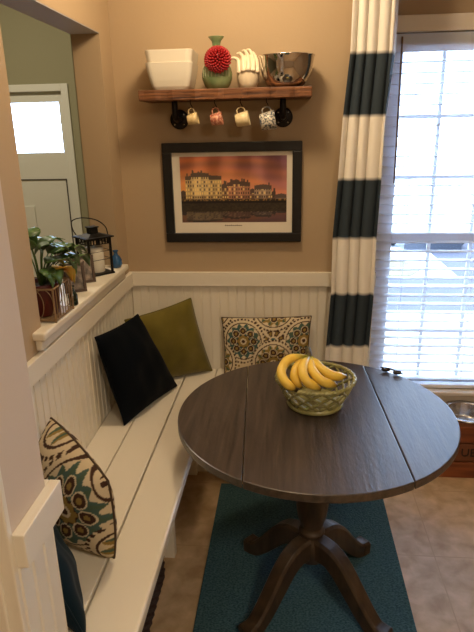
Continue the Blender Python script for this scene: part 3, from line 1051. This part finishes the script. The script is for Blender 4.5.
for s, ax in ((-1, 0), (1, 0), (-1, 1), (1, 1)):
    p = s * (h - .006)
    if ax == 0: box(bm, -h + .008, h - .008, p - .0006, p + .0006, .008, .124)
    else: box(bm, p - .0006, p + .0006, -h + .008, h - .008, .008, .124)
obj('lantern_pane', bm, M['glass'], ln, local=True)
bm = BM()
tube(bm, smoothpath([(.052, -.03, .158), (.03, -.052, .195), (-.02, -.075, .228), (-.07, -.055, .240), (-.085, 0, .222), (-.062, .04, .180), (-.045, .052, .158)], 6), .0022, 7)
obj('wire_handle', bm, M['iron'], ln, smooth=True, local=True)
bm = BM()
lathe(bm, [(0, 0), (.036, 0), (.037, .002), (.037, .098), (.034, .102), (.012, .099), (0, .098)], (ctr.x, ctr.y, S + .0081), 28)
tube(bm, [(ctr.x, ctr.y, S + .105), (ctr.x + .001, ctr.y, S + .116)], .0012, 5)
tag(obj('pillar_candle', bm, M['candle'], None, smooth=True), 'white pillar candle standing inside the black lantern', 'candle')

# blue bottle at the far end of the sill
bm = BM()
bx, by = .004, -.196
lathe(bm, [(0, 0), (.016, 0), (.021, .004), (.025, .018), (.024, .034), (.017, .048), (.009, .056), (.0085, .066), (.013, .074), (.012, .0745), (.007, .066), (.006, .056), (0, .05)], (bx, by, S), 24)
tag(obj('bud_vase', bm, M['blueglass'], None, smooth=True), 'small blue glass bud vase at the far end of the sill behind the lantern', 'vase')

# small photo frames leaning on the sill
def snapshot(x, y, wdt, hgt, yaw, lean, label):
    t = thing('photo_frame', label, 'photo frame', (x, y, S))
    Rm = Matrix.Rotation(yaw, 4, 'Z') @ Matrix.Rotation(-lean, 4, 'X')
    e = .010
    def bx(l, m, nm):
        b = boxes(l); bmesh.ops.transform(b, matrix=Rm, verts=b.verts); return obj(nm, b, m, t, local=True, bevel=.001)
    q = wdt / 2
    bx([(-q, q, -.006, .006, 0, e), (-q, q, -.006, .006, hgt - e, hgt), (-q, -q + e, -.006, .006, e, hgt - e), (q - e, q, -.006, .006, e, hgt - e)], M['framewood'], 'frame_border')
    bx([(-q + e, q - e, -.001, .005, e, hgt - e)], M['photo'], 'snapshot')
    b = BM(); tube(b, [(0, .006, hgt * .8), (0, hgt * math.sin(lean) * 1.0 + .05, .004)], .003, 5)
    bmesh.ops.transform(b, matrix=Matrix.Rotation(yaw, 4, 'Z'), verts=b.verts)
    obj('easel_strut', b, M['framewood'], t, local=True)
    return t
snapshot(-.030, -.590, .078, .105, math.radians(30), .22, 'small brown photo frame standing beside the potted plant')
snapshot(-.042, -.455, .078, .105, math.radians(28), .20, 'small brown photo frame standing just before the black lantern')

# small dark green bottle
bm = BM()
lathe(bm, [(0, 0), (.014, 0), (.016, .003), (.016, .035), (.009, .046), (.006, .052), (.006, .062), (.008, .063), (.008, .068), (0, .068)], (.018, -.745, S), 20)
tag(obj('small_bottle', bm, M['greenglass'], None, smooth=True), 'small dark green bottle on the sill beside the wire plant stand', 'bottle')

# potted plant in a wire stand
PX, PY = -.028, -.868
pp = thing('plant_pot', 'leafy green plant in a dark red pot at the near end of the sill', 'plant', (PX, PY, S + .010))
bm = BM()
lathe(bm, [(0, 0), (.042, 0), (.045, .003), (.054, .090), (.056, .092), (.056, .102), (.053, .102), (.049, .088), (0, .086)], seg=28)
obj('pot', bm, M['redpot'], pp, smooth=True, local=True)
bm = BM(); lathe(bm, [(0, .0875), (.049, .0875), (.04, .092), (0, .094)], seg=20); obj('soil', bm, M['soil'], pp, local=True)
def leaf(bm, base, tip, wid, droop=.0, fold=.15):
    base, tip = Vector(base), Vector(tip)
    d = tip - base; L = d.length; d.normalize()
    side = d.cross(Vector((0, 0, 1)))
    if side.length < 1e-3: side = Vector((1, 0, 0))
    side.normalize(); up = side.cross(d)
    rows = []
    N = 8
    for k in range(N + 1):
        t = k / N
        w = wid * (math.sin(PI * min(1, t ** .62)) * (1 - .15 * t)) * (1 if t < 1 else 0)
        c = base + d * L * t + up * (L * .22 * math.sin(PI * t) - droop * t * t)
        if t == 0: c = c; w = wid * .12
        rows.append([bm.verts.new(c - side * w + up * w * fold), bm.verts.new(c), bm.verts.new(c + side * w + up * w * fold)])
    for A, B in zip(rows, rows[1:]):
        bm.faces.new((A[0], A[1], B[1], B[0])); bm.faces.new((A[1], A[2], B[2], B[1]))
rl = random.Random(5)
lv = BM(); st = BM()
heads = [((-.02, -.02, .20), (.015, -.045, .262)), ((.0, -.02, .19), (.065, .015, .225)), ((.01, .02, .20), (.055, .075, .235)), ((-.01, .05, .195), (.03, .135, .21)),
         ((.01, .09, .170), (.05, .185, .165)), ((.0, .13, .16), (.03, .235, .165)), ((-.03, .02, .225), (-.06, .09, .255)), ((.03, -.02, .165), (.072, .035, .150)),
         ((.02, .06, .15), (.062, .125, .13)), ((.01, .15, .14), (.04, .24, .115)), ((-.03, .1, .18), (-.06, .20, .20)), ((.0, -.03, .21), (-.03, -.06, .250)),
         ((.02, .03, .185), (.065, .095, .180)), ((.025, .11, .135), (.055, .17, .10)), ((-.02, .15, .16), (-.02, .25, .17)), ((.02, -.04, .15), (.065, -.04, .10)),
         ((.03, .0, .14), (.075, -.01, .105)), ((.0, .19, .15), (.05, .285, .15)), ((-.02, .22, .15), (.02, .33, .13)), ((.02, .21, .13), (.055, .30, .10))]
for b0, t0 in heads:
    leaf(lv, b0, t0, rl.uniform(.034, .044), rl.uniform(.0, .02))
    mid = Vector(b0) * .55 + Vector((0, 0, .05))
    tube(st, smoothpath([(b0[0] * .15, b0[1] * .15, .09), mid, b0], 4), .0022, 5)
obj('foliage', lv, M['leaf'], pp, smooth=True, local=True, solid=.0012)
obj('plant_stems', st, M['leaf'], pp, smooth=True, local=True)
bm = BM(); leaf(bm, (.045, .005, .140), (.072, .085, .100), .034, .02); leaf(bm, (.045, .05, .125), (.066, .120, .085), .026, .02)
yl_ = obj('yellow_leaf', bm, M['yellow'], pp, smooth=True, local=True, solid=.0012); yl_['label'] = 'yellow orange leaf'
bm = BM()
for k in range(10):
    c = Vector((.02 + rl.uniform(-.015, .02), .16 + rl.uniform(-.05, .05), .135 + rl.uniform(-.04, .03)))
    for q in range(4):
        a = q * PI / 2 + k
        ball(bm, c + Vector((.005 * math.cos(a), .005 * math.sin(a), 0)), .005, 1, 1, .5, 6, 4)
obj('blossoms', bm, M['petal'], pp, smooth=True, local=True)

ws = thing('wire_plant_stand', 'beige wire stand holding the dark red plant pot on the sill', 'plant stand', (PX, PY, S))
X0, X1, Y0, Y1, ZB, ZT = -.066, .060, -.062, .082, .006, .104
for z, nm in ((ZB, 'bottom_wire'), (ZT, 'top_wire')):
    bm = BM()
    tube(bm, [(X0, Y0, z), (X1, Y0, z), (X1, Y1, z), (X0, Y1, z)], .0032, 6, closed=True)
    obj(nm, bm, M['wire'], ws, local=True)
obj('stand_tray', boxes([(X0 + .002, X1 - .002, Y0 + .002, Y1 - .002, .0055, .009)]), M['wire'], ws, local=True)
for x in (X0, X1):
    for y in (Y0, Y1):
        bm = BM(); tube(bm, [(x, y, .0), (x, y, ZT + .003)], .0034, 7)
        obj('corner_post', bm, M['wire'], ws, local=True)
for y in (Y0, Y1):
    for k in range(3):
        cx_ = X0 + (X1 - X0) * (k + 1) / 4
        bm = BM()
        tube(bm, [(cx_ + .030 * math.cos(2 * PI * q / 24), y, (ZB + ZT) / 2 + (ZT - ZB) / 2 * math.sin(2 * PI * q / 24)) for q in range(24)], .0014, 5, closed=True)
        obj('wire_loop', bm, M['wire'], ws, smooth=True, local=True)
for x in (X0, X1):
    for k in range(6):
        y = Y0 + (Y1 - Y0) * (k + 1) / 7
        bm = BM(); tube(bm, [(x, y, ZB), (x, y, ZT)], .0018, 5)
        obj('wire_bar', bm, M['wire'], ws, local=True)

# ------------------------------------------------------------------ basket under the bench
bk = thing('wicker_basket', 'dark brown woven basket tucked under the white bench', 'basket', (.13, -1.12, 0))
bm = BM()
def wick(x0, x1, y0, y1, z):
    pts = []
    for (ax, ay, bx2, by2) in ((x0, y0, x1, y0), (x1, y0, x1, y1), (x1, y1, x0, y1), (x0, y1, x0, y0)):
        n = max(4, int(math.hypot(bx2 - ax, by2 - ay) / .018))
        for k in range(n):
            t = k / n
            pts.append((ax + (bx2 - ax) * t, ay + (by2 - ay) * t, z))
    return pts
for i in range(16):
    z = .008 + i * .016
    P = wick(.03, .255, -1.5, -.735, z)
    cx_, cy_ = .1425, -1.1175
    P2 = []
    for k, p in enumerate(P):
        o_ = .004 * (1 if (k + i) % 2 else -1)
        dx, dy = p[0] - cx_, p[1] - cy_
        L = math.hypot(dx, dy)
        P2.append((p[0] + o_ * dx / L, p[1] + o_ * dy / L, z))
    tube(bm, P2, .008, 6, closed=True)
obj('woven_side', bm, M['basketweave'], bk, smooth=True)
obj('basket_floor', boxes([(.036, .249, -1.494, -.741, .002, .012)]), M['basketweave'], bk)
bm = BM(); tube(bm, wick(.03, .255, -1.5, -.735, .262), .012, 8, closed=True); obj('basket_rim', bm, M['basketweave'], bk, smooth=True)

# ------------------------------------------------------------------ feeder crate and bowl beside the window
cr = thing('feeder_crate', 'red brown wooden crate with dark lettering on the floor under the window', 'crate', (1.68, .11, 0))
cx0, cx1, cy0, cy1, ch = 1.47, 2.02, .005, .235, .30
obj('front_slat', boxes([(cx0, cx1, cy0, cy0 + .016, .0, .085)]), M['crate'], cr, bevel=.003)
fs = obj('front_slat', boxes([(cx0, cx1, cy0 + .004, cy0 + .016, .092, .190)]), M['cratedark'], cr, bevel=.003)
obj('front_slat', boxes([(cx0, cx1, cy0, cy0 + .016, .197, .285)]), M['crate'], cr, bevel=.003)
obj('side_panel', boxes([(cx0, cx0 + .016, cy0 + .016, cy1, 0, .285)]), M['crate'], cr, bevel=.003)
obj('side_panel', boxes([(cx1 - .016, cx1, cy0 + .016, cy1, 0, .285)]), M['crate'], cr, bevel=.003)
obj('back_panel', boxes([(cx0 + .016, cx1 - .016, cy1 - .016, cy1, 0, .285)]), M['crate'], cr)
bm = BM()
hx, hy, hr = 1.632, .122, .104
# top board with a round hole for the bowl
sq = []
NH = 48
for k in range(NH):
    a = 2 * PI * k / NH
    c, s = math.cos(a), math.sin(a)
    tx = ((cx1 - hx) if c > 0 else (hx - cx0)) / max(abs(c), 1e-6)
    ty = ((cy1 - hy) if s > 0 else (hy - cy0)) / max(abs(s), 1e-6)
    t = min(tx, ty)
    sq.append(((hx + c * t, hy + s * t), (hx + c * hr, hy + s * hr)))
def ringv(i, z): return [bm.verts.new((p[i][0], p[i][1], z)) for p in sq]
o1, i1, o0, i0_ = ringv(0, .301), ringv(1, .301), ringv(0, .285), ringv(1, .285)
for k in range(NH):
    k2 = (k + 1) % NH
    bm.faces.new((o1[k], o1[k2], i1[k2], i1[k])); bm.faces.new((o0[k], i0_[k], i0_[k2], o0[k2]))
    bm.faces.new((o1[k], o0[k], o0[k2], o1[k2])); bm.faces.new((i1[k], i1[k2], i0_[k2], i0_[k]))
obj('top_board', bm, M['cratedark'], cr)
def text_bm(s, size, depth):
    cu = bpy.data.curves.new('t', 'FONT'); cu.body = s; cu.size = size; cu.extrude = depth; cu.align_x = 'LEFT'
    to = bpy.data.objects.new('t', cu); COL.objects.link(to)
    dg = bpy.context.evaluated_depsgraph_get()
    me = bpy.data.meshes.new_from_object(to.evaluated_get(dg))
    bm = BM(); bm.from_mesh(me)
    bpy.data.objects.remove(to); bpy.data.meshes.remove(me); bpy.data.curves.remove(cu)
    return bm
bm = text_bm('UE', .060, .002)
bmesh.ops.transform(bm, matrix=Matrix.Translation((1.588, cy0 + .003, .122)) @ Matrix.Rotation(PI / 2, 4, 'X'), verts=bm.verts)
obj('lettering', bm, M['crateink'], fs)
bm = BM()
lathe(bm, [(0, .225), (.082, .225), (.094, .240), (.100, .285), (.101, .303), (.120, .306), (.122, .310), (.100, .312), (.096, .305), (.092, .245), (.08, .231), (0, .230)], (hx, hy, 0), 48)
tag(obj('feeding_bowl', bm, M['brushed'], None, smooth=True), 'stainless steel feeding bowl with bright rim set in the crate top', 'bowl')

# ------------------------------------------------------------------ outdoors
GZ = -1.0
struct('ground', boxes([(-30, 45, 2.75, 70, GZ - .2, GZ)]), M['snow'])
struct('driveway', boxes([(-20, 45, 4.5, 7.9, GZ, GZ + .01), (3.9, 45, 7.9, 11.5, GZ, GZ + .01)]), M['asphalt'])
bm = BM()
pl = [(-4.0, 8.1), (3.0, 8.0), (3.3, 8.5), (3.1, 9.6), (2.6, 10.0), (-4.0, 10.2)]
lo = [bm.verts.new((x, y, GZ + .011)) for x, y in pl]; hi = [bm.verts.new((x, y, GZ + .04)) for x, y in pl]
bm.faces.new(hi); bm.faces.new(lo)
for k in range(len(pl)): bm.faces.new((lo[k], lo[(k + 1) % len(pl)], hi[(k + 1) % len(pl)], hi[k]))
struct('lawn', bm, M['lawn'])
# parked car
KX, KY = 3.95, 12.25
car = thing('parked_car', 'white car parked outside beyond the driveway, seen through the blind', 'car', (KX, KY, GZ + .011))
prof_ = [(0, .28), (0, .62), (.12, .74), (1.1, .92), (1.75, 1.38), (3.1, 1.42), (3.8, 1.0), (4.3, .92), (4.4, .6), (4.35, .28)]
bm = BM()
rowsc = []
for sx, k in ((-.88, .96), (-.80, 1), (.80, 1), (.88, .96)):
    rowsc.append([bm.verts.new((sx * (.86 if z > 1.0 else 1), KY - KY + y, z * (1 if abs(sx) < .85 else .985))) for y, z in prof_])
for A, B in zip(rowsc, rowsc[1:]):
    for k in range(len(prof_)):
        bm.faces.new((A[k], A[(k + 1) % len(prof_)], B[(k + 1) % len(prof_)], B[k]))
bm.faces.new(rowsc[0]); bm.faces.new(rowsc[-1])
bmesh.ops.translate(bm, vec=(0, -2, 0), verts=bm.verts)
obj('car_body', bm, M['carpaint'], car, local=True, bevel=.04)
obj('intake_shade', boxes([(-.62, .62, -2.03, -1.95, .06, .30)]), M['cardark'], car, local=True, bevel=.02)  # dark block: lower intake plus the shadow under the bumper, modelled as colour
for s in (-1, 1):
    bm = BM(); ball(bm, (s * .66, -2.0, .40), .10, 1.3, .4, .8, 12, 8); obj('headlight', bm, M['lens'], car, local=True, smooth=True)
obj('windscreen', boxes([(-.68, .68, -.86, -.28, .98, 1.30)]), M['lens'], car, local=True)  # pale base colour stands in for sky reflected in the glass
for sx in (-.78, .78):
    for y in (-1.15, 1.45):
        bm = BM(); lathe(bm, [(0, -.1), (.3, -.1), (.32, -.07), (.32, .07), (.3, .1), (0, .1)], (0, 0, 0), 28, M=Matrix.Rotation(PI / 2, 4, 'Y'))
        bmesh.ops.translate(bm, vec=(sx, y, .32), verts=bm.verts)
        obj('wheel', bm, M['rubber'], car, local=True, smooth=True)

sb = thing('garden_tree', 'sparse garden tree outside the front door window', 'tree', (-2.15, 7.2, GZ))
bm = BM(); tube(bm, smoothpath([(0, 0, 0), (.05, 0, 1.2), (.0, .05, 2.2), (.1, 0, 3.2)], 4), lambda t: .07 - .05 * t, 8)
for k in range(9):
    a = k * 2.4
    z0 = 1.6 + .18 * k
    tube(bm, [(.03, 0, z0), (.35 * math.cos(a), .35 * math.sin(a), z0 + .35), (.8 * math.cos(a), .8 * math.sin(a), z0 + .55)], lambda t: .022 - .016 * t, 5)
obj('trunk', bm, M['tablefoot'], sb, local=True)
bm = BM()
for k in range(240):
    a, rr = rl.uniform(0, 2 * PI), rl.uniform(.2, 1.0)
    p = Vector((rr * math.cos(a), rr * math.sin(a), rl.uniform(1.7, 3.9)))
    leaf(bm, p, p + Vector((rl.uniform(-.1, .1), rl.uniform(-.1, .1), rl.uniform(-.09, .05))), rl.uniform(.02, .04))
obj('foliage', bm, M['hedge'], sb, local=True)

# ------------------------------------------------------------------ light
def area(name, loc, size, power, col, rot=(0, 0, 0), shape='DISK', sy=None):
    l = bpy.data.lights.new(name, 'AREA'); l.energy = power; l.color = col; l.shape = shape; l.size = size
    if sy: l.size_y = sy
    o = bpy.data.objects.new(name, l); COL.objects.link(o); o.location = loc; o.rotation_euler = rot
    return o
def point(name, loc, power, col, r=.06):
    l = bpy.data.lights.new(name, 'POINT'); l.energy = power; l.color = col; l.shadow_soft_size = r
    o = bpy.data.objects.new(name, l); COL.objects.link(o); o.location = loc
    return o
WARM = (1.0, .77, .50)
point('ceiling_lamp', (.58, -.64, 2.36), 19, WARM, .08)
area('kitchen_fill', (1.5, -3.0, ZC - .02), .5, 29, (1.0, .82, .60))  # unseen fill light added behind the camera, no fixture modelled
area('foyer_fill', (-1.5, .9, 3.3), .4, 46, (1.0, .85, .66))  # unseen fill added because the door lite alone leaves the foyer dim
wd = bpy.data.worlds.new('sky'); sc.world = wd; wd.use_nodes = True
bg = wd.node_tree.nodes['Background']
bg.inputs['Color'].default_value = (.52, .71, 1.0, 1)
bg.inputs['Strength'].default_value = 11.0

# ------------------------------------------------------------------ camera
cam = bpy.data.cameras.new('camera')
co = bpy.data.objects.new('camera', cam); COL.objects.link(co)
yaw, pitch, roll, fpx = 9.34687298e-02, 3.15839087e-01, -2.04768345e-02, 564.906
fwd = Vector((-math.sin(yaw) * math.cos(pitch), math.cos(yaw) * math.cos(pitch), -math.sin(pitch)))
rt = Vector((math.cos(yaw), math.sin(yaw), 0)); up = rt.cross(fwd)
r2 = math.cos(roll) * rt + math.sin(roll) * up; u2 = -math.sin(roll) * rt + math.cos(roll) * up
Mx = Matrix((r2, u2, -fwd)).transposed().to_4x4()
Mx.translation = (0.733393, -2.506457, 1.664)
co.matrix_world = Mx
cam.sensor_fit = 'VERTICAL'; cam.sensor_height = 24.0; cam.lens = 24.0 * fpx / 632.0
cam.clip_start = .02
sc.camera = co
sc.view_settings.view_transform = 'Standard'
sc.view_settings.look = 'None'
sc.view_settings.exposure = 0.15
sc.view_settings.gamma = 1.0
sc.cycles.use_denoising = True
sc.cycles.max_bounces = 10
sc.cycles.transparent_max_bounces = 12
